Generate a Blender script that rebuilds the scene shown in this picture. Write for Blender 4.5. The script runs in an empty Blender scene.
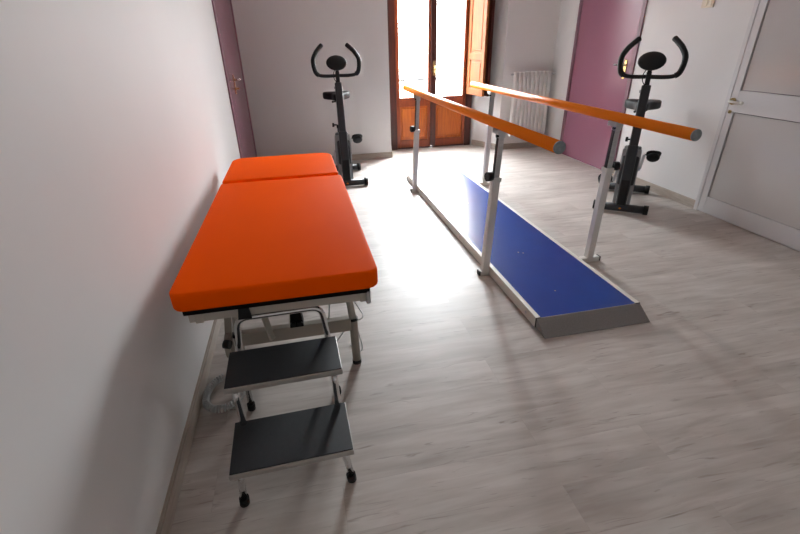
import bpy, bmesh, math, random
from mathutils import Vector, Matrix
random.seed(4)
C = bpy.context.scene.collection
SC = bpy.context.scene

# ------------------------------------------------------------------ camera
F_PX, PITCH, YAW, ROLL, EYE = 441.84, .474138, .208760, -.022610, 1.5
def cam_matrix():
    B = Matrix(((1, 0, 0), (0, 0, -1), (0, 1, 0)))
    Rz = Matrix.Rotation(YAW, 3, 'Z'); Rx = Matrix.Rotation(PITCH, 3, 'X'); Rr = Matrix.Rotation(ROLL, 3, 'Z')
    R = Rr @ Rx @ B @ Rz                      # world -> (right, down, forward)
    M = Matrix((R[0], -R[1], -R[2])).transposed().to_4x4()
    M.translation = (0, 0, EYE)
    return M
cd = bpy.data.cameras.new('camera'); cam = bpy.data.objects.new('camera', cd); C.objects.link(cam)
cam.matrix_world = cam_matrix()
cd.sensor_width = 36; cd.lens = F_PX * 36 / 800; cd.clip_start = .05; cd.clip_end = 200
SC.camera = cam

# ------------------------------------------------------------------ world and light
w = bpy.data.worlds.new('world'); SC.world = w; w.use_nodes = True
wn = w.node_tree; bg = wn.nodes['Background']; bg.inputs[1].default_value = 46
_tc = wn.nodes.new('ShaderNodeTexCoord'); _sx = wn.nodes.new('ShaderNodeSeparateXYZ'); _rp = wn.nodes.new('ShaderNodeValToRGB')
wn.links.new(_tc.outputs['Generated'], _sx.inputs[0]); wn.links.new(_sx.outputs['Z'], _rp.inputs[0]); 
_az = wn.nodes.new('ShaderNodeMapRange'); _az.inputs['From Min'].default_value = -.45; _az.inputs['From Max'].default_value = .45
_az.inputs['To Min'].default_value = .38; _az.inputs['To Max'].default_value = 1.42; wn.links.new(_sx.outputs['X'], _az.inputs['Value'])
_mx = wn.nodes.new('ShaderNodeVectorMath'); _mx.operation = 'SCALE'; wn.links.new(_rp.outputs[0], _mx.inputs[0]); wn.links.new(_az.outputs[0], _mx.inputs['Scale']); wn.links.new(_mx.outputs[0], bg.inputs[0])
_e = _rp.color_ramp.elements; _e[0].position = 0; _e[0].color = (.20, .20, .19, 1); _e[1].position = .28; _e[1].color = (.90, .97, 1, 1)
_m = _e.new(.06); _m.color = (.50, .53, .545, 1)
_m = _e.new(.75); _m.color = (1.45, 1.55, 1.62, 1)
def area(name, loc, rot, sx, sy, power, col=(1, 1, 1), portal=False):
    l = bpy.data.lights.new(name, 'AREA'); l.shape = 'RECTANGLE'; l.size = sx; l.size_y = sy; l.energy = power; l.color = col
    if portal: l.cycles.is_portal = True
    o = bpy.data.objects.new(name, l); C.objects.link(o); o.location = loc; o.rotation_euler = rot
    return o
area('window_portal', (1.97, 7.0, 1.42), (math.radians(-90), 0, 0), 1.3, 2.5, 1, portal=True)
area('ceiling_fill', (1.6, .6, 2.93), (0, 0, 0), 1.2, 1.2, 2, (1, .95, .90))  # unseen fill light added under the ceiling, not a fitted lamp
SC.view_settings.view_transform = 'Standard'; SC.view_settings.look = 'None'
SC.view_settings.exposure = 0.58; SC.view_settings.gamma = 1; SC.view_settings.use_curve_mapping = False
SC.cycles.use_denoising = True
SC.cycles.max_bounces = 10; SC.cycles.diffuse_bounces = 8

# ------------------------------------------------------------------ materials
def mat(name, col, rough=.5, metal=0, spec=.5, coat=0, noise=None, bump=None, trans=0):
    m = bpy.data.materials.new(name); m.use_nodes = True
    nt = m.node_tree; p = nt.nodes['Principled BSDF']
    p.inputs['Roughness'].default_value = rough; p.inputs['Metallic'].default_value = metal
    p.inputs['Specular IOR Level'].default_value = spec; p.inputs['Coat Weight'].default_value = coat
    p.inputs['Coat Roughness'].default_value = .08
    p.inputs['Base Color'].default_value = (*col, 1)
    tc = nt.nodes.new('ShaderNodeTexCoord')
    def mk(scale, stretch=(1, 1, 1), detail=4):
        mp = nt.nodes.new('ShaderNodeMapping'); mp.inputs['Scale'].default_value = stretch
        nt.links.new(tc.outputs['Object'], mp.inputs[0])
        n = nt.nodes.new('ShaderNodeTexNoise'); n.inputs['Scale'].default_value = scale; n.inputs['Detail'].default_value = detail
        nt.links.new(mp.outputs[0], n.inputs['Vector']); return n
    sc, amt, st = noise if noise else (6, .06, (1, 1, 1))
    n = mk(sc, st)
    r = nt.nodes.new('ShaderNodeValToRGB')
    r.color_ramp.elements[0].position = .3; r.color_ramp.elements[1].position = .7
    r.color_ramp.elements[0].color = (*[c * (1 - amt) for c in col], 1); r.color_ramp.elements[1].color = (*[min(1, c * (1 + amt)) for c in col], 1)
    nt.links.new(n.outputs['Fac'], r.inputs[0]); nt.links.new(r.outputs[0], p.inputs['Base Color'])
    if bump:
        b = nt.nodes.new('ShaderNodeBump'); b.inputs['Strength'].default_value = bump[1]; b.inputs['Distance'].default_value = .002
        n2 = mk(bump[0]); nt.links.new(n2.outputs['Fac'], b.inputs['Height']); nt.links.new(b.outputs[0], p.inputs['Normal'])
    return m
M = {}
M['wall'] = mat('wall paint', (.70, .69, .685), .6, noise=(2, .015, (1, 1, 1)), bump=(60, .15))
M['ceiling'] = mat('ceiling paint', (.75, .75, .75), .8)
M['baseboard'] = mat('baseboard', (.40, .34, .29), .35, noise=(8, .12, (1, 1, 8)))
M['orange'] = mat('orange vinyl', (1.0, .105, .0), .6, spec=.02, noise=(3, .03, (1, 1, 1)), bump=(220, .35))
M['board'] = mat('black board', (.005, .004, .004), .7, spec=.15)
M['cream_metal'] = mat('cream metal', (.50, .46, .40), .35)
M['brown_metal'] = mat('taupe metal', (.34, .30, .25), .35)
M['chrome'] = mat('chrome', (.75, .75, .75), .12, metal=1)
M['steel'] = mat('brushed steel', (.55, .56, .57), .3, metal=1, noise=(20, .08, (1, 1, 6)))
M['rubber'] = mat('black rubber', (.006, .006, .006), .55, spec=.35)
M['plastic'] = mat('black plastic', (.007, .007, .008), .45, spec=.35)
M['tread'] = mat('ribbed tread rubber', (.018, .020, .024), .55, noise=(60, .1, (1, 1, 1)), bump=(500, .4))
M['alu'] = mat('aluminium edge', (.42, .40, .37), .4, metal=.3)
M['blue'] = mat('blue lino', (.004, .040, .25), .26, spec=.3, noise=(5, .05, (1, 1, 1)), bump=(250, .12))
M['ramp_grey'] = mat('grey ramp sheet', (.22, .21, .205), .5, noise=(150, .1, (1, 1, 1)))
M['cream_rail'] = mat('cream powder coat', (.74, .71, .64), .35)
M['white_coat'] = mat('white powder coat', (.72, .70, .66), .35)
M['handrail'] = mat('orange lacquer', (1.0, .235, .0), .35, spec=.3, noise=(4, .03, (1, 1, 1)))
M['cap_grey'] = mat('grey cap', (.22, .25, .26), .5, noise=(40, .25, (1, 1, 1)))
M['purple'] = mat('purple lacquer', (.255, .100, .150), .25, noise=(2, .03, (1, 1, 1)))
M['purple_dark'] = mat('purple frame', (.17, .07, .10), .4)
M['door_white'] = mat('white door paint', (.62, .61, .62), .35, noise=(4, .02, (1, 1, 1)))
M['door_panel'] = mat('glossy door panel', (.56, .54, .53), .16, noise=(2, .02, (1, 1, 1)))
M['slot'] = mat('dark joint', (.10, .08, .09), .6)
M['brass'] = mat('brass', (.60, .45, .20), .25, metal=1)
M['white_handle'] = mat('white enamel', (.8, .79, .74), .25)
M['radiator'] = mat('radiator enamel', (.80, .78, .755), .35)
M['bike'] = mat('charcoal bike paint', (.022, .024, .028), .4, noise=(20, .1, (1, 1, 1)))
M['bike_silver'] = mat('silver plastic', (.30, .31, .32), .3, metal=.6)
M['cord'] = mat('grey cord', (.50, .51, .51), .4)
M['reflector'] = mat('amber reflector', (.75, .25, .02), .2)
M['rail_metal'] = mat('dark railing paint', (.012, .014, .016), .5)  # near-black so the rails do not wash out against the bright sky
M['concrete'] = mat('balcony concrete', (.5, .49, .47), .8)
M['switch'] = mat('cream plastic', (.70, .62, .48), .35)
M['screw'] = mat('bright screw', (.85, .85, .85), .25, metal=.7)

def wood(name, dark, light, scale=3, rough=.35, axis=2):
    m = bpy.data.materials.new(name); m.use_nodes = True
    nt = m.node_tree; p = nt.nodes['Principled BSDF']; p.inputs['Roughness'].default_value = rough
    tc = nt.nodes.new('ShaderNodeTexCoord'); mp = nt.nodes.new('ShaderNodeMapping')
    s = [14, 14, 14]; s[axis] = 1.2; mp.inputs['Scale'].default_value = s
    n = nt.nodes.new('ShaderNodeTexNoise'); n.inputs['Scale'].default_value = scale; n.inputs['Detail'].default_value = 8; n.inputs['Distortion'].default_value = .6
    r = nt.nodes.new('ShaderNodeValToRGB'); r.color_ramp.elements[0].position = .35; r.color_ramp.elements[1].position = .68
    r.color_ramp.elements[0].color = (*dark, 1); r.color_ramp.elements[1].color = (*light, 1)
    L = nt.links.new
    L(tc.outputs['Object'], mp.inputs[0]); L(mp.outputs[0], n.inputs['Vector']); L(n.outputs['Fac'], r.inputs[0]); L(r.outputs[0], p.inputs['Base Color'])
    return m
M['wood'] = wood('varnished wood', (.20, .034, .008), (.30, .056, .011))
M['wood_panel'] = wood('varnished panel wood', (.42, .09, .008), (.58, .15, .016))
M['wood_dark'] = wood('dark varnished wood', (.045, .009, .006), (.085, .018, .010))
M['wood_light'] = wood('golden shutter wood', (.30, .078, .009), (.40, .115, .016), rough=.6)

def floor_mat():
    m = bpy.data.materials.new('bleached oak laminate'); m.use_nodes = True
    nt = m.node_tree; p = nt.nodes['Principled BSDF']; L = nt.links.new; N = nt.nodes.new
    p.inputs['Roughness'].default_value = .33; p.inputs['Specular IOR Level'].default_value = .62
    tc = N('ShaderNodeTexCoord')
    br = N('ShaderNodeTexBrick'); br.offset = .37; br.offset_frequency = 2
    br.inputs['Scale'].default_value = 1; br.inputs['Brick Width'].default_value = 1.28; br.inputs['Row Height'].default_value = .19
    br.inputs['Mortar Size'].default_value = .0008; br.inputs['Mortar Smooth'].default_value = .3
    br.inputs['Color1'].default_value = (0, 0, 0, 1); br.inputs['Color2'].default_value = (1, 1, 1, 1); br.inputs['Mortar'].default_value = (.5, .5, .5, 1)
    L(tc.outputs['Object'], br.inputs['Vector'])
    # shift the grain plank by plank
    mul = N('ShaderNodeVectorMath'); mul.operation = 'SCALE'; mul.inputs['Scale'].default_value = 7.3
    L(br.outputs['Color'], mul.inputs[0])
    add = N('ShaderNodeVectorMath'); add.operation = 'ADD'; L(tc.outputs['Object'], add.inputs[0]); L(mul.outputs[0], add.inputs[1])
    def grain(stretch, scale, detail, dist, lo, hi):
        mp = N('ShaderNodeMapping'); mp.inputs['Scale'].default_value = stretch; L(add.outputs[0], mp.inputs[0])
        n = N('ShaderNodeTexNoise'); n.inputs['Scale'].default_value = scale; n.inputs['Detail'].default_value = detail; n.inputs['Distortion'].default_value = dist
        L(mp.outputs[0], n.inputs['Vector'])
        r = N('ShaderNodeValToRGB'); r.color_ramp.elements[0].position = lo; r.color_ramp.elements[1].position = hi
        L(n.outputs['Fac'], r.inputs[0]); return r
    g1 = grain((1.5, 13, 1), 1.7, 11, .9, .28, .74)
    g2 = grain((.9, 3.2, 1), 1.8, 5, .5, .30, .70)
    g3 = grain((2.4, 22, 1), 1.7, 6, 1.8, .61, .76)
    def mix(f, a, b, typ='MIX'):
        x = N('ShaderNodeMix'); x.data_type = 'RGBA'; x.blend_type = typ
        if isinstance(f, float): x.inputs['Factor'].default_value = f
        else: L(f, x.inputs['Factor'])
        for sck, v in ((x.inputs['A'], a), (x.inputs['B'], b)):
            if isinstance(v, tuple): sck.default_value = (*v, 1)
            else: L(v, sck)
        return x.outputs['Result']
    c = mix(g1.outputs[0], (.43, .382, .345), (.575, .538, .505))
    c2 = mix(g2.outputs[0], (.80, .775, .755), (1.09, 1.085, 1.08))
    c = mix(1.0, c, c2, 'MULTIPLY')
    c = mix(g3.outputs[0], c, (.27, .225, .195))
    tone = mix(br.outputs['Color'], (.965, .96, .96), (1.025, 1.025, 1.025))
    c = mix(1.0, c, tone, 'MULTIPLY')
    c = mix(br.outputs['Fac'], c, (.40, .355, .32))
    L(c, p.inputs['Base Color'])
    mr = N('ShaderNodeMapRange'); mr.inputs['To Min'].default_value = .44; mr.inputs['To Max'].default_value = .49
    L(g1.outputs[0], mr.inputs['Value']); L(mr.outputs[0], p.inputs['Roughness'])
    b = N('ShaderNodeBump'); b.inputs['Strength'].default_value = .12; b.inputs['Distance'].default_value = .002
    L(g1.outputs[0], b.inputs['Height']); L(b.outputs[0], p.inputs['Normal'])
    return m
M['floor'] = floor_mat()
def glass_mat():
    m = bpy.data.materials.new('window glass'); m.use_nodes = True
    nt = m.node_tree; nt.nodes.remove(nt.nodes['Principled BSDF'])
    t = nt.nodes.new('ShaderNodeBsdfTransparent'); g = nt.nodes.new('ShaderNodeBsdfGlossy'); g.inputs['Roughness'].default_value = .02
    lw = nt.nodes.new('ShaderNodeLayerWeight'); lw.inputs[0].default_value = .5
    pw = nt.nodes.new('ShaderNodeMath'); pw.operation = 'POWER'; pw.inputs[1].default_value = 5; nt.links.new(lw.outputs['Facing'], pw.inputs[0])
    fr = nt.nodes.new('ShaderNodeMath'); fr.operation = 'MULTIPLY_ADD'; fr.inputs[1].default_value = .95; fr.inputs[2].default_value = .04; nt.links.new(pw.outputs[0], fr.inputs[0])
    mx = nt.nodes.new('ShaderNodeMixShader'); L = nt.links.new
    L(fr.outputs[0], mx.inputs[0]); L(t.outputs[0], mx.inputs[1]); L(g.outputs[0], mx.inputs[2])
    L(mx.outputs[0], nt.nodes['Material Output'].inputs[0]); return m
M['glass'] = glass_mat()

# ------------------------------------------------------------------ mesh helpers
class MB:
    def __init__(s): s.bm = bmesh.new(); s.smooth = set()
    def _new(s, verts, faces, smooth=False):
        vs = [s.bm.verts.new(v) for v in verts]
        for f in faces:
            try:
                fc = s.bm.faces.new([vs[i] for i in f]); fc.smooth = smooth
            except ValueError: pass
        return vs
    def box(s, x0, x1, y0, y1, z0, z1, bev=0, mtx=None, seg=2):
        b = bmesh.new(); bmesh.ops.create_cube(b, size=1)
        for v in b.verts: v.co = Vector((x0 + (v.co.x + .5) * (x1 - x0), y0 + (v.co.y + .5) * (y1 - y0), z0 + (v.co.z + .5) * (z1 - z0)))
        if bev: bmesh.ops.bevel(b, geom=b.edges[:] + b.verts[:], offset=bev, segments=seg, affect='EDGES', profile=.5)
        if mtx: bmesh.ops.transform(b, matrix=mtx, verts=b.verts)
        s.merge(b); return s
    def merge(s, b):
        me = bpy.data.meshes.new('t'); b.to_mesh(me); b.free(); s.bm.from_mesh(me); bpy.data.meshes.remove(me)
    def bar(s, a, b, wx, wz, bev=0, up=(0, 0, 1)):
        a, b = Vector(a), Vector(b); d = (b - a); L = d.length; d.normalize(); up = Vector(up)
        if abs(d.dot(up)) > .98: up = Vector((0, 1, 0))
        x = d.cross(up).normalized(); z = x.cross(d)
        m = Matrix((x, d, z)).transposed().to_4x4(); m.translation = a
        return s.box(-wx / 2, wx / 2, 0, L, -wz / 2, wz / 2, bev, m)
    def tube(s, pts, r, seg=14, closed=False, caps=True, radii=None, squash=1.0):
        pts = [Vector(p) for p in pts]; n = len(pts); rings = []; prev = None
        for i, p in enumerate(pts):
            a = pts[(i - 1) % n] if (closed or i > 0) else p; b = pts[(i + 1) % n] if (closed or i < n - 1) else p
            d = (b - a).normalized()
            if prev is None:
                up = Vector((0, 0, 1)) if abs(d.z) < .9 else Vector((0, 1, 0)); u = d.cross(up).normalized()
            else: u = (prev - d * prev.dot(d)).normalized()
            prev = u; v = d.cross(u); rr = radii[i] if radii else r
            rings.append([s.bm.verts.new(p + (u * math.cos(t) + v * math.sin(t) * squash) * rr) for t in [2 * math.pi * k / seg for k in range(seg)]])
        m = n if closed else n - 1
        for i in range(m):
            A, B = rings[i], rings[(i + 1) % n]
            for k in range(seg):
                f = s.bm.faces.new((A[k], A[(k + 1) % seg], B[(k + 1) % seg], B[k])); f.smooth = True
        if caps and not closed: s.bm.faces.new(rings[0][::-1]); s.bm.faces.new(rings[-1])
        return s
    def prism(s, pts, axis, a0, a1, bev=0, smooth=False):
        # pts: 2D outline in the two remaining axes
        def P(p, a):
            return {0: (a, p[0], p[1]), 1: (p[0], a, p[1]), 2: (p[0], p[1], a)}[axis]
        b = bmesh.new(); A = [b.verts.new(P(p, a0)) for p in pts]; B = [b.verts.new(P(p, a1)) for p in pts]; n = len(pts)
        b.faces.new(A); b.faces.new(B[::-1])
        for i in range(n): b.faces.new((A[i], B[i], B[(i + 1) % n], A[(i + 1) % n]))
        bmesh.ops.recalc_face_normals(b, faces=b.faces)
        if bev:
            es = [e for e in b.edges if all(len(f.verts) == n for f in e.link_faces[:1]) or any(len(f.verts) == n and n > 4 for f in e.link_faces)]
            bmesh.ops.bevel(b, geom=es, offset=bev, segments=4, affect='EDGES', profile=.5)
        if smooth:
            for f in b.faces: f.smooth = True
        s.merge(b); return s
    def ell(s, c, rx, ry, rz, mtx=None, u=20, v=12):
        b = bmesh.new(); bmesh.ops.create_uvsphere(b, u_segments=u, v_segments=v, radius=1)
        for x in b.verts: x.co = Vector((x.co.x * rx, x.co.y * ry, x.co.z * rz))
        if mtx: bmesh.ops.transform(b, matrix=mtx, verts=b.verts)
        bmesh.ops.translate(b, vec=Vector(c), verts=b.verts)
        for f in b.faces: f.smooth = True
        s.merge(b); return s
    def build(s, name, m, parent=None, o=None, sharp=35):
        bmesh.ops.recalc_face_normals(s.bm, faces=s.bm.faces)
        if o is not None: bmesh.ops.translate(s.bm, vec=-Vector(o), verts=s.bm.verts)
        me = bpy.data.meshes.new(name); s.bm.to_mesh(me); s.bm.free()
        me.materials.append(M[m])
        ob = bpy.data.objects.new(name, me); C.objects.link(ob)
        if parent: ob.parent = parent
        return ob
def rrect(x0, x1, y0, y1, r, n=6):
    out = []
    rs = r if isinstance(r, (tuple, list)) else (r,) * 4
    for (cx, cy, a0, q) in ((x1, y1, 0, rs[0]), (x0, y1, 90, rs[1]), (x0, y0, 180, rs[2]), (x1, y0, 270, rs[3])):
        sx = -1 if cx == x1 else 1; sy = -1 if cy == y1 else 1
        for k in range(n + 1):
            a = math.radians(a0 + 90 * k / n); out.append((cx + sx * q + q * math.cos(a), cy + sy * q + q * math.sin(a)))
    return out
def circ(cx, cy, r, n=32, ry=None): return [(cx + r * math.cos(2 * math.pi * k / n), cy + (ry or r) * math.sin(2 * math.pi * k / n)) for k in range(n)]
def smooth_path(pts, sub=6):
    P = [Vector(p) for p in pts]; out = []
    for i in range(len(P) - 1):
        p0, p1, p2, p3 = P[max(i - 1, 0)], P[i], P[i + 1], P[min(i + 2, len(P) - 1)]
        for k in range(sub):
            t = k / sub
            out.append(.5 * ((2 * p1) + (p2 - p0) * t + (2 * p0 - 5 * p1 + 4 * p2 - p3) * t * t + (3 * p1 - p0 - 3 * p2 + p3) * t ** 3))
    return out + [P[-1]]
def fillet(pts, r, n=6):
    P = [Vector(p) for p in pts]; out = [P[0]]
    for i in range(1, len(P) - 1):
        a = (P[i - 1] - P[i]).normalized(); b = (P[i + 1] - P[i]).normalized()
        ang = a.angle(b); t = min(r / math.tan(ang / 2), (P[i - 1] - P[i]).length * .48, (P[i + 1] - P[i]).length * .48)
        s0, s1 = P[i] + a * t, P[i] + b * t
        for k in range(n + 1):
            q = k / n; out.append((1 - q) ** 2 * s0 + 2 * q * (1 - q) * P[i] + q * q * s1)
    return out + [P[-1]]
def thing(name, label, cat, loc=(0, 0, 0), rz=0, group=None):
    o = bpy.data.objects.new(name, None); C.objects.link(o); o.empty_display_size = .1
    o.location = loc; o.rotation_euler = (0, 0, rz); tag(o, label, cat, group); return o
def tag(o, label, cat, group=None):
    o['label'] = label; o['category'] = cat
    if group: o['group'] = group
    return o
def struct(o, label=None):
    o['kind'] = 'structure'
    if label: o['label'] = label
    return o

# ------------------------------------------------------------------ the room
XL, XR, YF, YB, ZC = -.615, 3.62, 6.27, -1.8, 3.0
WX0, WX1, WD = 1.24, 2.87, 6.80         # window bay mouth and depth
struct(MB().box(XL - .3, XR + .3, YB - .3, WD + .12, -.1, 0).build('floor', 'floor'), 'floor of bleached grey oak laminate planks')
struct(MB().box(XL - .3, XR + .3, YB - .3, WD + .12, ZC, ZC + .15).build('ceiling', 'ceiling'), 'plain white ceiling')
struct(MB().box(XL - .25, XL, YB - .25, YF + .6, 0, ZC).build('wall_left', 'wall'), 'off white wall beside the treatment table')
struct(MB().box(XR, XR + .25, YB - .25, YF + .6, 0, ZC).build('wall_right', 'wall'), 'off white wall with purple door and white door')
struct(MB().box(XL, XR, YB - .25, YB, 0, ZC).build('wall_back', 'wall'), 'off white wall behind the viewer')
fw = MB()
fw.prism([(XL, YF), (WX0, YF), (WX0 + .09, WD), (WX0 + .09, WD + .1), (XL, WD + .1)], 2, 0, ZC)
fw.prism([(WX1, YF), (XR, YF), (XR, WD + .1), (2.605, WD + .1), (2.605, WD)], 2, 0, ZC)
fw.prism([(WX0, YF), (WX1, YF), (2.605, WD), (2.605, WD + .1), (WX0 + .09, WD + .1), (WX0 + .09, WD)], 2, 2.77, ZC)
struct(fw.build('wall_far', 'wall'), 'off white wall around the window bay')
T = .014; BH = .075
def base(name, pts, label):
    # pts: polyline along the wall foot, room on its left-hand side; thickness towards the room
    b = MB()
    for a, c in zip(pts, pts[1:]):
        a, c = Vector((*a, 0)), Vector((*c, 0)); d = (c - a).normalized(); n = Vector((-d.y, d.x, 0))
        q = [a, c, c + n * T, a + n * T]
        b.prism([(v.x, v.y) for v in q], 2, 0, BH, .0)
        q = [a + n * T * .0, c, c + n * T * .6, a + n * T * .6]
        b.prism([(v.x, v.y) for v in q], 2, BH, BH + .006)
    return struct(b.build(name, 'baseboard'), label)
base('baseboard_left', [(XL, 4.55), (XL, YB)], 'taupe baseboard along the left wall')
base('baseboard_far', [(WX0 + .086, WD - .03), (WX0, YF), (XL, YF)], 'taupe baseboard left of the window')
base('baseboard_corner', [(XR, YF - .38), (XR, YF), (WX1, YF), (2.64, WD - .07)], 'taupe baseboard under the radiator')
base('baseboard_right', [(XR, 3.34), (XR, 4.57)], 'taupe baseboard behind the right exercise bike')
base('baseboard_near', [(XR, YB), (XR, 1.95)], 'taupe baseboard nearest along the right wall')

# window: a glazed double door in a wooden frame
wz1 = 2.75; gy0, gy1 = 6.73, 6.80
win = bpy.data.objects.new('window_1', None); C.objects.link(win); win.location = (1.97, 6.77, 0); struct(win, 'tall glazed wooden balcony doors with an open shutter'); wo = win.location
b = MB(); b.box(1.335, 1.43, gy0, 6.84, 0, wz1, .004); b.box(2.505, 2.604, gy0, 6.84, 0, wz1, .004); b.box(1.43, 2.505, gy0, 6.84, wz1 - .09, wz1, .004); b.box(1.43, 2.505, gy0 + .02, 6.84, 0, .02, .003)
b.build('window_frame', 'wood_dark', win, wo)
def leaf(x0, x1, m_in):
    zb, zt, rs = .745, wz1 - .095, .05
    f = MB()
    f.box(x0, x0 + rs, gy0 + .01, gy1, .022, zt, .004); f.box(x1 - rs, x1, gy0 + .01, gy1, .022, zt, .004)
    f.box(x0 + rs, x1 - rs, gy0 + .01, gy1, .022, .13, .004); f.box(x0 + rs, x1 - rs, gy0 + .01, gy1, .62, zb, .004); f.box(x0 + rs, x1 - rs, gy0 + .01, gy1, zt - .08, zt, .004)
    L = f.build('sash', 'wood', win, wo)
    p = MB(); p.box(x0 + rs - .005, x1 - rs + .005, gy0 + .035, gy1 - .015, .12, .63); p.box(x0 + rs + .03, x1 - rs - .03, gy0 + .02, gy0 + .04, .165, .585, .01)
    p.build('panel', 'wood_panel', L)['label'] = 'lighter raised wooden lower panel'
    g = MB().box(x0 + rs - .004, x1 - rs + .004, gy0 + .042, gy0 + .048, zb - .005, zt - .07).build('pane', 'glass', L)
    for q in L.children: q.data.transform(Matrix.Translation(-Vector(wo)))
    return L
leaf(1.432, 1.962, 0); R_ = leaf(1.985, 2.503, 0)
MB().box(1.945, 2.03, gy0 - .012, gy0 + .012, .03, wz1 - .1, .006).build('closing_strip', 'wood_dark', win, wo)
hb = MB(); hb.box(1.975, 2.005, gy0 - .022, gy0 - .012, 1.03, 1.23, .004); hb.tube([(1.99, gy0 - .02, 1.16), (1.99, gy0 - .06, 1.16), (1.99, gy0 - .065, 1.06)], .008)
hb.build('handle', 'brass', win, wo)
def shutter(a, c, z0, z1, th, name, mframe, mpanel):
    a, c = Vector((*a, 0)), Vector((*c, 0)); d = (c - a); L = d.length; d.normalize(); n = Vector((-d.y, d.x, 0))
    m = Matrix((d, n, Vector((0, 0, 1)))).transposed().to_4x4(); m.translation = a
    f = MB(); st = .07
    f.box(0, st, 0, th, z0, z1, .003, m); f.box(L - st, L, 0, th, z0, z1, .003, m)
    zs = [z0, 1.25, wz1 - .12]
    f.box(st, L - st, 0, th, z0, z0 + .09, .003, m); f.box(st, L - st, 0, th, z1 - .09, z1, .003, m); f.box(st, L - st, 0, th, 1.23, 1.32, .003, m)
    S = f.build(name, mframe, win, wo)
    p = MB(); p.box(st - .004, L - st + .004, th * .3, th * .7, z0 + .08, 1.24, 0, m); p.box(st - .004, L - st + .004, th * .3, th * .7, 1.31, z1 - .08, 0, m)
    p.box(st + .03, L - st - .03, th * .15, th * .85, z0 + .12, 1.20, .008, m); p.box(st + .03, L - st - .03, th * .15, th * .85, 1.35, z1 - .12, .008, m)
    p.build('panel', mpanel, S, wo)
    return S
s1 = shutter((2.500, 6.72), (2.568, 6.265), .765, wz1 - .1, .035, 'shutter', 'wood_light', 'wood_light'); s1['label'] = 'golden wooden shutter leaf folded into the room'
s2 = shutter((2.645, 6.27), (2.575, 6.70), .765, wz1 - .1, -.032, 'shutter', 'wood_dark', 'wood_dark')  # leaf faces away from the window; its shade is put into the dark wood
# outside: balcony slab and railing
bal = thing('balcony', 'concrete balcony slab outside the glazed doors', 'balcony', (2, 7.5, -.12))
MB().box(-.6, 4.6, 6.93, 8.0, -.22, -.03).build('slab', 'concrete', bal, bal.location)
rl = thing('balcony_railing', 'dark metal balcony railing seen through the glazed doors', 'railing', (2.3, 7.9, -.03))
b = MB(); b.box(-.4, 4.6, 7.88, 7.92, .88, .915, .004); b.box(-.4, 4.6, 7.885, 7.915, .05, .075)
b.box(-.4, -.36, 7.88, 7.92, -.03, .9); b.box(4.56, 4.6, 7.88, 7.92, -.03, .9)
b.build('rail', 'rail_metal', rl, rl.location)
b = MB()
for k in range(44): b.tube([(-.28 + .11 * k, 7.9, .06), (-.28 + .11 * k, 7.9, .89)], .007, 8)
b.build('baluster', 'rail_metal', rl, rl.location)['kind'] = 'stuff'

# doors
def lever(parent, o, x, y, z, side, mplate, mlever, dy):
    # side: -1 lever on the +x wall (points to -x room), +1 on the -x wall
    b = MB(); b.box(x, x + side * .008, y - .02, y + .02, z - .14, z + .05, .0); p = b.build('handle_plate', mplate, parent, o)
    b = MB(); b.tube(fillet([(x + side * .006, y, z), (x + side * .055, y, z), (x + side * .055, y + dy * .12, z)], .018), .010, 12); b.ell((x + side * .055, y + dy * .12, z), .011, .011, .011)
    b.build('handle', mlever, parent, o)
    b = MB(); b.tube([(x + side * .006, y, z - .085), (x + side * .022, y, z - .085)], .011, 14); b.bar((x + side * .022, y, z - .085), (x + side * .042, y, z - .085), .003, .018)
    b.build('key_cylinder', mplate, parent, o)
# left purple door
d1 = bpy.data.objects.new('door_1', None); C.objects.link(d1); d1.location = (XL, 5.45, 0); struct(d1, 'purple door in the far end of the left wall'); o1 = d1.location
b = MB(); b.box(XL - .02, XL + .012, 4.67, 4.76, 0, 2.2, .003); b.box(XL - .02, XL + .012, 6.17, 6.26, 0, 2.2, .003); b.box(XL - .02, XL + .012, 4.67, 6.26, 2.12, 2.2, .003)
b.build('door_frame', 'purple_dark', d1, o1)
b = MB(); b.box(XL - .02, XL + .006, 4.765, 6.165, .008, 2.115, .003); b.build('door_leaf', 'purple', d1, o1)
lever(d1, o1, XL + .006, 5.20, 1.17, 1, 'brass', 'chrome', 1)
# right purple door
d2 = bpy.data.objects.new('door_2', None); C.objects.link(d2); d2.location = (XR, 5.2, 0); struct(d2, 'purple door beside the radiator'); o2 = d2.location
b = MB(); b.box(XR - .014, XR + .02, 4.575, 4.63, 0, 2.25, .003); b.box(XR - .014, XR + .02, 5.74, 5.80, 0, 2.25, .003); b.box(XR - .014, XR + .02, 4.575, 5.80, 2.18, 2.25, .003)
b.build('door_frame', 'purple_dark', d2, o2)
b = MB(); b.box(XR - .008, XR + .02, 4.635, 5.735, .008, 2.175, .003); b.build('door_leaf', 'purple', d2, o2)
lever(d2, o2, XR - .008, 4.715, 1.205, -1, 'brass', 'steel', 1)
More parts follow.
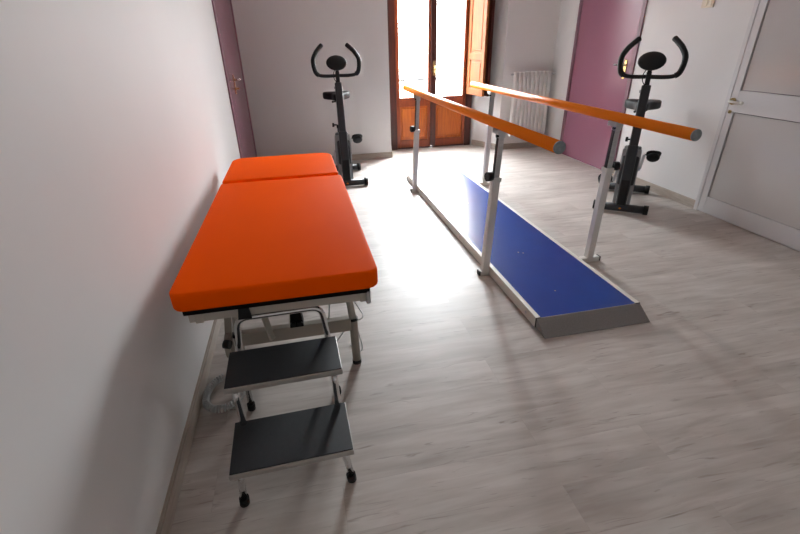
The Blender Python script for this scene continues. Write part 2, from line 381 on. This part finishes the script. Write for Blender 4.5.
# right white door
d3 = bpy.data.objects.new('door_3', None); C.objects.link(d3); d3.location = (XR, 2.65, 0); struct(d3, 'white door with two glossy panels'); o3 = d3.location
b = MB(); b.box(XR - .02, XR + .02, 3.292, 3.335, 0, 2.2, .003); b.box(XR - .02, XR + .02, 1.96, 2.04, 0, 2.2, .003); b.box(XR - .02, XR + .02, 1.96, 3.335, 2.11, 2.2, .003)
b.build('door_frame', 'door_white', d3, o3)
x0 = XR - .017
b = MB()
b.box(x0, XR + .02, 3.228, 3.2915, .008, 2.105, .002); b.box(x0, XR + .02, 2.045, 2.15, .008, 2.105, .002)
b.box(x0, XR + .02, 2.15, 3.228, .008, .155, .002); b.box(x0, XR + .02, 2.15, 3.228, .90, 1.072, .002); b.box(x0, XR + .02, 2.15, 3.228, 2.0, 2.105, .002)
b.build('door_leaf', 'door_white', d3, o3)
b = MB(); b.box(XR - .001, XR + .02, 2.14, 3.235, .14, .91); b.box(XR - .001, XR + .02, 2.14, 3.235, 1.06, 2.01); b.build('joint', 'slot', d3, o3)['label'] = 'dark joint around the panels'
for z0, z1 in ((.158, .894), (1.076, 1.996)):
    MB().box(XR - .006, XR + .02, 2.156, 3.222, z0, z1, .001).build('panel', 'door_panel', d3, o3)['label'] = 'glossy panel'
b = MB(); b.tube([(x0, 3.258, .985), (x0 - .012, 3.258, .985)], .027, 20); b.tube([(x0, 3.258, .90), (x0 - .01, 3.258, .90)], .014, 16); b.build('handle_rose', 'brass', d3, o3)
b = MB(); b.tube(fillet([(x0 - .01, 3.258, .985), (x0 - .055, 3.258, .985), (x0 - .055, 3.13, .985)], .018), .0105, 12); b.ell((x0 - .055, 3.13, .985), .013, .016, .013); b.build('handle', 'white_handle', d3, o3)

# light switch on the right wall
sw = thing('light_switch', 'cream light switch on the wall left of the white door', 'switch', (XR, 3.80, 1.745))
so = sw.location
MB().box(XR - .010, XR, 3.735, 3.865, 1.70, 1.79, .003).build('plate', 'switch', sw, so)
for k in range(2): MB().box(XR - .016, XR - .009, 3.752 + .05 * k, 3.796 + .05 * k, 1.715, 1.775, .002).build('rocker', 'switch', sw, so)

# ------------------------------------------------------------------ radiator
rd = thing('radiator', 'white column radiator on the wall right of the window', 'radiator', (3.28, 6.2, .19)); ro = rd.location
NC, rx0, rx1 = 9, 2.985, 3.545; pitch = (rx1 - rx0) / NC; ry = 6.175
for k in range(NC):
    cx = rx0 + pitch * (k + .5)
    b = MB()
    b.prism(rrect(cx - pitch * .38, cx + pitch * .38, ry - .04, ry - .006, .010, 3), 2, .215, 1.06)
    b.prism(rrect(cx - pitch * .30, cx + pitch * .30, ry + .012, ry + .04, .010, 3), 2, .215, 1.06)
    b.box(cx - pitch * .39, cx + pitch * .39, ry - .04, ry + .04, .20, .27, .012); b.box(cx - pitch * .39, cx + pitch * .39, ry - .04, ry + .04, 1.005, 1.075, .012)
    b.build('column', 'radiator', rd, ro)
for z in (1.045, .235): MB().tube([(rx0 - .005, ry, z), (rx1 + .005, ry, z)], .017).build('header_pipe', 'radiator', rd, ro)
b = MB(); b.tube([(rx1, ry, 1.045), (rx1 + .045, ry, 1.045)], .012); b.tube([(rx1 + .022, ry - .03, 1.045), (rx1 + .022, ry + .095, 1.045)], .012); b.ell((rx1 + .024, ry - .035, 1.045), .021, .026, .021); b.build('valve', 'steel', rd, ro)
b = MB(); b.tube([(rx0, ry, 1.045), (rx0 - .03, ry, 1.045)], .012); b.ell((rx0 - .028, ry, 1.045), .014, .014, .014); b.build('bleed_plug', 'steel', rd, ro)
for bx in (rx0 + .1, rx1 - .1):
    MB().box(bx - .01, bx + .01, ry + .02, YF - .002, .90, .93).build('bracket', 'radiator', rd, ro)

# ------------------------------------------------------------------ treatment table
tb = thing('treatment_table', 'orange padded treatment table on metal legs against the left wall', 'treatment table', (-.14, 2.44, 0)); to = tb.location
def pad(y0, y1, radii, name, x1=.226):
    b = MB(); b.prism(rrect(-.516, x1, y0, y1, radii, 8), 2, .662, .737, .012, smooth=True)
    return b.build(name, 'orange', tb, to)
pad(1.445, 2.832, (.012, .012, .045, .045), 'body_cushion'); pad(2.884, 3.52, (.10, .10, .012, .012), 'head_cushion', .212)
bb = MB(); bb.box(-.485, .19, 1.462, 2.845, .638, .661, .003); bb.box(-.48, .20, 2.89, 3.42, .638, .661, .003); bb.build('base_board', 'board', tb, to)
MB().box(-.495, .21, 2.828, 2.888, .662, .685).build('hinge_strip', 'orange', tb, to)
fr = MB()
for x in (-.455, .150): fr.box(x, x + .03, 1.475, 3.40, .592, .633, .004)
fr.box(-.475, .18, 1.478, 1.505, .597, .633, .003); fr.box(-.43, .17, 3.35, 3.39, .595, .638, .004); fr.box(-.43, .17, 2.35, 2.39, .595, .635, .004); fr.box(-.43, .17, 1.83, 1.87, .585, .635, .004); fr.box(-.43, .17, 3.02, 3.06, .585, .635, .004)
fr.build('top_frame', 'cream_metal', tb, to)
for x, zt in ((.178, .650),): MB().box(x - .004, x + .014, 1.462, 1.482, .588, zt, .004).build('end_cap', 'steel', tb, to)
MB().prism([(-.305, .592), (-.255, .592), (-.262, .64), (-.298, .64)], 1, 1.462, 1.477, .003).build('hinge_clamp', 'plastic', tb, to)
for y in (1.85, 3.04):
    for x in (-.405, .150):
        L = MB().tube([(x, y, .018), (x - .003 * (1 if x > 0 else -1), y, .275)], .021, 18).build('leg', 'brown_metal', tb, to)
        MB().tube([(x - .003 * (1 if x > 0 else -1), y, .27), (x - .035 * (1 if x > 0 else -1), y, .60)], .018, 18).build('leg_extension', 'cream_metal', L, to)
        MB().tube([(x - .003, y, .268), (x - .003, y, .280)], .0235, 18).build('collar', 'rubber', L, to)
        MB().tube([(x, y, 0), (x, y, .022)], .023, 18).build('foot', 'rubber', L, to)
    MB().box(-.40, .135, y - .02, y + .02, .215, .285, .004).build('cross_bar', 'brown_metal', tb, to)
MB().box(-.165, -.115, 1.872, 3.018, .222, .278, .004).build('spine_bar', 'brown_metal', tb, to)
for p, q in (((-.245, 1.82, .24), (-.305, 1.86, .595)), ((-.02, 3.03, .28), (-.02, 2.38, .60)), ((-.28, 3.03, .28), (-.28, 2.38, .60))):
    MB().bar(p, q, .03, .014, .002).build('lift_arm', 'cream_metal', tb, to)
b = MB(); b.prism([(-.155, .30), (-.09, .30), (-.10, .40), (-.145, .40)], 1, 1.80, 1.87, .004); b.tube([(-.125, 1.86, .36), (-.125, 2.36, .60)], .028, 16); b.build('lift_motor', 'board', tb, to)
b = MB(); b.tube([(-.138, 1.80, .325), (-.138, 1.785, .325)], .012); b.tube([(-.108, 1.80, .325), (-.108, 1.785, .325)], .012); b.build('socket', 'rubber', tb, to)
b = MB(); b.prism(circ(1.82, .245, .062, 28), 0, -.452, -.428); b.bar((-.44, 1.83, .27), (-.40, 1.86, .59), .03, .02); b.build('side_bracket', 'brown_metal', tb, to)
MB().tube([(-.452, 1.775, .282), (-.425, 1.765, .280)], .020, 20).build('bracket_knob', 'rubber', tb, to)
# cables of the lift
def hang(pts, r=.0035): return MB().tube(smooth_path(pts, 8), r, 8).build('cable', 'cord', tb, to)
hang([(-.10, 1.83, .42), (0.0, 1.85, .50), (.06, 1.9, .46), (.05, 1.95, .33), (-.02, 1.99, .30), (-.04, 2.1, .27)])
hang([(-.09, 1.86, .40), (.02, 2.0, .45), (.12, 2.1, .33), (.19, 2.08, .21), (.21, 1.98, .19), (.14, 1.96, .17), (.06, 1.92, .10), (.02, 1.88, .05), (.03, 1.9, .008)])
hang([(.02, 1.9, .50), (.04, 1.86, .40), (.03, 1.88, .27)])
hang([(.17, 1.9, .17), (.185, 1.87, .08), (.175, 1.93, .006), (.13, 2.0, .006)])

# coiled cord on the floor by the wall
cdp = smooth_path([(-.445, 1.92, .012), (-.475, 1.878, .022), (-.515, 1.868, .026), (-.555, 1.83, .027), (-.575, 1.77, .027), (-.572, 1.70, .027), (-.545, 1.655, .027), (-.505, 1.640, .027), (-.46, 1.65, .027), (-.425, 1.69, .027), (-.415, 1.74, .026)], 10)
def coil(path, R0, r, pitch_):
    L = [0]
    for a, c in zip(path, path[1:]): L.append(L[-1] + (c - a).length)
    tot = L[-1]; n = int(tot / pitch_ * 12); pts = []
    for i in range(n + 1):
        s = tot * i / n; k = max(j for j in range(len(L) - 1) if L[j] <= s + 1e-9); t = (s - L[k]) / max(L[k + 1] - L[k], 1e-6)
        p = path[k].lerp(path[k + 1], t); d = (path[k + 1] - path[k]).normalized(); u = d.cross(Vector((0, 0, 1))).normalized(); v = u.cross(d)
        a = 2 * math.pi * s / pitch_; pts.append(p + (u * math.cos(a) + v * math.sin(a)) * R0)
    return pts
cp = coil(cdp[20:], .0140, .0040, .0135)
lead = [p for p in cdp[:21]]; lead[0].z = .006
cb = MB(); cb.tube(cp, .0040, 6); cb.tube([Vector((p.x, p.y, .006 + (p.z - .012) * .6 if i else .006)) for i, p in enumerate(lead)], .0042, 8)
cb.tube(smooth_path([cp[-1], Vector((-.40, 1.78, .03)), Vector((-.405, 1.84, .012)), Vector((-.38, 1.93, .006)), Vector((-.30, 2.0, .006))]), .0042, 8)
tag(cb.build('coiled_cord', 'cord', None), 'grey coiled cord lying on the floor against the left baseboard', 'cord')

# ------------------------------------------------------------------ step stool
st = thing('step_stool', 'two-step chrome stool with black treads in front of the treatment table', 'step stool', (-.165, 1.37, 0)); s_o = st.location
def sk(x, y, yy=1.37):   # slight twist of the stool about its centre
    a = math.radians(1.5); dx, dy = x + .165, y - 1.37
    return (-.165 + dx * math.cos(a) - dy * math.sin(a), 1.37 + dx * math.sin(a) + dy * math.cos(a))
TW = math.radians(1.2)
tm = Matrix.Translation((-.165, 1.37, 0)) @ Matrix.Rotation(TW, 4, 'Z') @ Matrix.Translation((.165, -1.37, 0))
for y0, y1, z in ((1.118, 1.365, .20), (1.325, 1.548, .40)):
    t = MB(); t.box(-.380, .050, y0, y1, z - .026, z - .004, .003, tm); T1 = t.build('tread', 'alu', st, s_o); T1['label'] = 'tread with bright metal edge'
    g = MB(); g.box(-.377, .047, y0 + .006, y1 - .004, z - .006, z + .0, .001, tm); g.build('tread_mat', 'tread', T1, s_o)['label'] = 'black ribbed rubber mat'
for sgn, xx, xf in ((-1, -.345, -.362), (1, .018, .034)):
    pts = [(xf, 1.155, .02), (xx, 1.135, .168), (xx, 1.352, .168), (xx, 1.335, .362), (xx, 1.50, .362)]
    b = MB(); b.tube([tm @ Vector(p) for p in fillet(pts, .03, 6)], .0125, 14); b.build('leg', 'chrome', st, s_o)
    f = MB(); q = tm @ Vector((xf, 1.156, 0)); q2 = tm @ Vector((xf - sgn * .003, 1.154, .034)); f.tube([q, q2], .018, 16); f.build('foot', 'rubber', st, s_o)
    f = MB(); q = tm @ Vector((xf, 1.64, 0)); q2 = tm @ Vector((xf - sgn * .001, 1.638, .034)); f.tube([q, q2], .018, 16); f.build('foot', 'rubber', st, s_o)
pts = [(-.362, 1.64, .02), (-.340, 1.565, .40), (-.325, 1.555, .545), (.002, 1.555, .545), (.015, 1.565, .40), (.034, 1.64, .02)]
b = MB(); b.tube([tm @ Vector(p) for p in fillet(pts, .05, 8)], .0125, 14); b.build('rear_hoop', 'chrome', st, s_o)

# ------------------------------------------------------------------ parallel bars with walkway
pb = thing('parallel_bars', 'parallel bars with orange handrails over a blue walkway', 'parallel bars', (1.55, 3.55, 0)); po = pb.location
X0, X1, Y0, Y1, ZT = 1.192, 1.872, 1.905, 5.05, .070
MB().box(X0 + .03, X1 - .03, Y0, Y1, ZT - .02, ZT - .003).build('walkway_deck', 'blue', pb, po)['label'] = 'blue walking surface'
for x in (X0, X1 - .03):
    r = MB(); r.box(x, x + .03, Y0, Y1, .004, ZT, .003); R1 = r.build('side_rail', 'cream_rail', pb, po)
    for y in (Y0 - .001, Y1 - .003):
        MB().box(x + .0005, x + .0295, y - .004, y + .008, .006, ZT - .001, .001).build('rail_cap', 'rubber', R1, po)
    xo = x if x == X0 else x + .03; sg = -1 if x == X0 else 1
    for y in (2.02, 3.2, 4.4):
        k = MB(); k.tube([(xo, y, .037), (xo + sg * .004, y, .037)], .009, 14); k.build('bolt', 'steel', R1, po)
for ya, yb in ((Y0, 1.792), (Y1, 5.163)):
    q = MB(); q.prism([(ya, .004), (ya, ZT - .003), (ya + (yb - ya) * .05, ZT - .003), (yb, .006), (yb, .002)], 0, X0 + .004, X1 - .004)
    q.build('ramp_panel', 'ramp_grey', pb, po)['label'] = 'sloping grey ramp panel'
s = 0
for x, y in ((1.46, 2.16), (1.50, 2.16), (1.52, 2.72), (1.49, 2.74), (1.52, 3.25), (1.49, 3.28), (1.52, 3.9), (1.5, 4.4)):
    if (x, y) == (1.50, 2.16): continue
    MB().ell((x, y, ZT - .003), .006, .006, .0025, None, 12, 6).build('deck_screw', 'screw', pb, po)
# bars
for x, y0, y1, dz in ((1.193, 1.918, 5.12, 0), (2.000, 1.965, 5.17, 0)):
    B_ = MB().tube([(x, y0, 1.031), (x, y1, 1.031)], .031, 32).build('handrail', 'handrail', pb, po)
    for ye, sg in ((y0, -1), (y1, 1)):
        MB().tube([(x, ye, 1.031), (x, ye + sg * .007, 1.031)], .0307, 32).build('end_cap', 'cap_grey', B_, po)
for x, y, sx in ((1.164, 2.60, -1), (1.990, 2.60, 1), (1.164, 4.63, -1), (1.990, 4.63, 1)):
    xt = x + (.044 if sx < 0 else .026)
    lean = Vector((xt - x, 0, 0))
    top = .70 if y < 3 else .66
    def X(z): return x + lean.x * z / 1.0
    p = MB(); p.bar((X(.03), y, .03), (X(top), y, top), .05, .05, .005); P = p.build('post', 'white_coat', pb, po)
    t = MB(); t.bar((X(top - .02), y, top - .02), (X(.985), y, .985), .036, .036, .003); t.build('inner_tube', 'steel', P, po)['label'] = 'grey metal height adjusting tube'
    MB().bar((X(top) - .0195, y, top), (X(.95) - .0195, y, .95), .003, .028, 0, up=(0, 1, 0)).build('reflection_strip', 'plastic', P, po)['label'] = 'dark strip standing in for a reflection on the tube'  # strip added to give the tube's left face its dark reflection
    k = MB(); kz = top + .012
    k.tube([(X(kz), y, kz), (X(kz) + sx * .055, y - .01, kz)], .007); k.tube([(X(kz) + sx * .030, y - .005, kz), (X(kz) + sx * .068, y - .01, kz)], .030, 10); k.build('adjusting_knob', 'rubber', P, po)
    k = MB(); k.box(X(top) - .029, X(top) + .029, y - .029, y + .029, top - .025, top + .004, .003); k.build('collar', 'white_coat', P, po)
    hx = 1.193 if sx < 0 else 2.000
    k = MB(); k.box(hx - .026, hx + .026, y - .045, y + .045, .975, 1.006, .004); k.box(X(.97) - .022, X(.97) + .022, y - .022, y + .022, .95, .985, .003); k.build('saddle', 'steel', P, po)
    k = MB(); k.tube([(X(.965) - .021, y - .012, .965), (X(.965) - .036, y - .012, .965)], .010, 10); k.build('clamp_screw', 'rubber', P, po)
for y in (2.60, 4.63):
    F = MB().box(1.125, 2.075, y - .022, y + .022, .0, .034, .004).build('base_bar', 'white_coat', pb, po)
    for xx in (1.118, 2.068): MB().box(xx, xx + .012, y - .023, y + .023, .0, .035, .003).build('end_plug', 'rubber', F, po)

# ------------------------------------------------------------------ exercise bikes
def make_bike(label):
    r = thing('exercise_bike', label, 'exercise bike', (0, 0, 0), 0, 'exercise bikes by the walls')
    for y in (-.35, .35):
        h = .238
        S = MB().tube([(-h + .02, y, .042), (h - .02, y, .044)], .037, 18).build('stabiliser', 'bike', r)
        for s_ in (-1, 1):
            MB().tube([(s_ * (h - .04), y, .044), (s_ * h, y, .044)], .044, 18).build('end_cap', 'rubber', S)
        if y < 0:
            MB().ell((0, y - .038, .045), .012, .005, .008, None, 12, 8).build('reflector', 'reflector', S)
    # lower frame
    b = MB(); b.tube(smooth_path([(0, -.34, .066), (0, -.2, .10), (0, .05, .12), (0, .25, .09), (0, .34, .06)]), .026, 12); b.tube([(0, .12, .12), (0, .24, .58)], .030, 14)
    b.build('frame', 'bike', r)
    # housing: a teardrop seen from the side
    out = []
    for k in range(40):
        a = 2 * math.pi * k / 40; rr = .225 + .05 * max(0, math.cos(a - math.radians(20)))
        out.append((-.06 + rr * math.cos(a), .325 + (.235) * math.sin(a)))
    H = MB().prism(out, 0, -.074, .074, .018, smooth=False).build('flywheel_housing', 'bike', r)
    b = MB()
    for s_ in (-1, 1):
        b.prism(circ(-.06, .325, .205, 36), 0, s_ * .073, s_ * .082, .0)
    b.build('side_disc', 'bike_silver', H)['label'] = 'silver side disc'
    for s_ in (-1, 1):
        b = MB(); b.prism([(-.33, .07), (-.27, .06), (-.20, .30), (-.17, .55), (-.20, .56), (-.24, .32)], 0, s_ * .048, s_ * .076, 0); b.build('trim', 'bike_silver', H)
    # column
    col = MB(); col.bar((0, -.345, .06), (0, -.215, .60), .092, .07, .014, up=(0, 1, 0)); col.bar((0, -.225, .55), (0, -.10, 1.10), .076, .06, .01, up=(0, 1, 0)); CO = col.build('column', 'bike', r)
    b = MB(); b.bar((0, -.375, .075), (0, -.315, .30), .075, .02, .008, up=(0, 1, 0)); b.build('front_cover', 'plastic', CO)
    b = MB(); b.bar((0, -.105, 1.08), (0, -.085, 1.21), .042, .04, .006, up=(0, 1, 0)); b.tube([(-.03, -.125, 1.02), (.03, -.125, 1.02)], .015); b.build('stem', 'plastic', CO)
    b = MB(); b.tube([(-.028, -.11, 1.05), (-.048, -.11, 1.05)], .014, 12); b.build('clamp_knob', 'bike_silver', CO)
    # handlebar
    hp = [(0, -.09, 1.170), (-.12, -.09, 1.168), (-.20, -.09, 1.180), (-.236, -.08, 1.220), (-.248, -.04, 1.32), (-.215, .01, 1.39), (-.175, .06, 1.435), (-.138, .10, 1.468)]
    left = smooth_path(hp, 6); rt = [Vector((-p.x, p.y, p.z)) for p in left]
    HB = MB().tube(rt[::-1] + left[1:], .0175, 14).build('handlebar', 'plastic', r)
    for s_, pth in ((-1, left), (1, rt)):
        MB().tube(pth[12:], .0235, 14).build('grip', 'rubber', HB)
    # console, tilted towards the rider
    rot = Matrix.Rotation(math.radians(-32), 4, 'X')
    b = MB(); b.ell((0, -.075, 1.295), .112, .034, .086, rot); b.box(-.018, .018, -.105, -.06, 1.19, 1.26, .006); CN = b.build('console', 'plastic', r)
    b = MB(); m_ = Matrix.Translation((0, -.075, 1.295)) @ rot; b.box(-.055, .055, .0255, .031, -.03, .035, .002, m_); b.build('display', 'cap_grey', CN)
    b = MB(); b.tube(smooth_path([(-.02, -.12, 1.24), (-.045, -.13, 1.19), (-.04, -.13, 1.14), (-.015, -.13, 1.10)]), .004, 8); b.build('cable', 'rubber', CN)
    # seat and post
    b = MB(); b.tube([(0, .225, .53), (0, .285, .90)], .0165, 16); SP = b.build('seat_post', 'bike_silver', r)
    b = MB(); b.tube([(0, .24, .60), (0, .232, .56)], .036, 14); b.tube([(-.03, .24, .60), (-.075, .24, .60)], .008); b.tube([(-.062, .24, .60), (-.085, .24, .60)], .024, 12); b.build('post_knob', 'rubber', SP)
    b = MB(); b.tube([(0, .28, .87), (0, .288, .915)], .028, 14); b.tube([(-.05, .28, .86), (.0, .28, .86)], .007); b.ell((-.055, .28, .86), .012, .012, .012); b.build('seat_clamp', 'rubber', SP)
    outl = []
    ctrl = [(.0, .06), (.035, .07), (.05, .12), (.065, .20), (.11, .27), (.142, .34), (.138, .40), (.09, .43), (.0, .42)]
    half = smooth_path([(x, y, 0) for x, y in ctrl], 4)
    outl = [(p.x, p.y) for p in half] + [(-p.x, p.y) for p in half[-2:0:-1]]
    b = MB(); b.prism([(px * 1.12, py) for px, py in outl], 2, .885, .965, .022, smooth=True); b.build('seat', 'rubber', r)
    # cranks and pedals
    ax = Vector((0, .0, .335)); ang = math.radians(62)
    b = MB(); b.tube([(-.10, ax.y, ax.z), (.10, ax.y, ax.z)], .016, 14); b.build('crank_axle', 'steel', r)
    for s_ in (-1, 1):
        d = Vector((0, math.cos(ang) * s_, math.sin(ang) * s_)); e = ax + d * .145
        CR = MB().bar((s_ * .095, ax.y, ax.z), (s_ * .112, e.y, e.z), .018, .026, .004, up=(1, 0, 0)).build('crank', 'steel', r)
        tl = Matrix.Translation((s_ * .188, e.y, e.z)) @ Matrix.Rotation(math.radians(25 if s_ > 0 else -10), 4, 'X')
        b = MB(); b.box(-.045, .045, -.05, .05, -.014, .014, .006, tl); b.tube([(s_ * .112, e.y, e.z), (s_ * .16, e.y, e.z)], .007)
        PD = b.build('pedal', 'rubber', CR)
        pth = [tl @ Vector(p) for p in smooth_path([(-.045, -.02, 0), (-.05, -.02, .035), (-.025, -.03, .058), (.025, -.03, .058), (.05, -.02, .035), (.045, -.02, 0)], 5)]
        MB().tube(pth, .016, 10, squash=.25).build('strap', 'rubber', PD)
        if True:
            tl2 = tl @ Matrix.Rotation(math.radians(10), 4, 'X')
            b = MB(); b.ell((0, 0, 0), .058, .028, .056, tl2 @ Matrix.Translation((0, -.04, .012))); b.build('toe_guard', 'rubber', PD)
    return r
bk = make_bike('black exercise bike in the far left, beside the glazed balcony doors')
def copy_tree(o, parent=None):
    c = o.copy(); C.objects.link(c)
    if parent: c.parent = parent
    for ch in list(o.children): copy_tree(ch, c)
    return c
bk2 = copy_tree(bk); bk2['label'] = 'black exercise bike on the right, between the purple door and the white door'
bk.location = (.470, 5.37, 0); bk.rotation_euler.z = math.radians(-1)
for ch in bk2.children:
    if ch.name.startswith('seat'): ch.location.z = -.035
bk2.location = (3.11, 3.725, 0); bk2.rotation_euler.z = math.radians(-40)
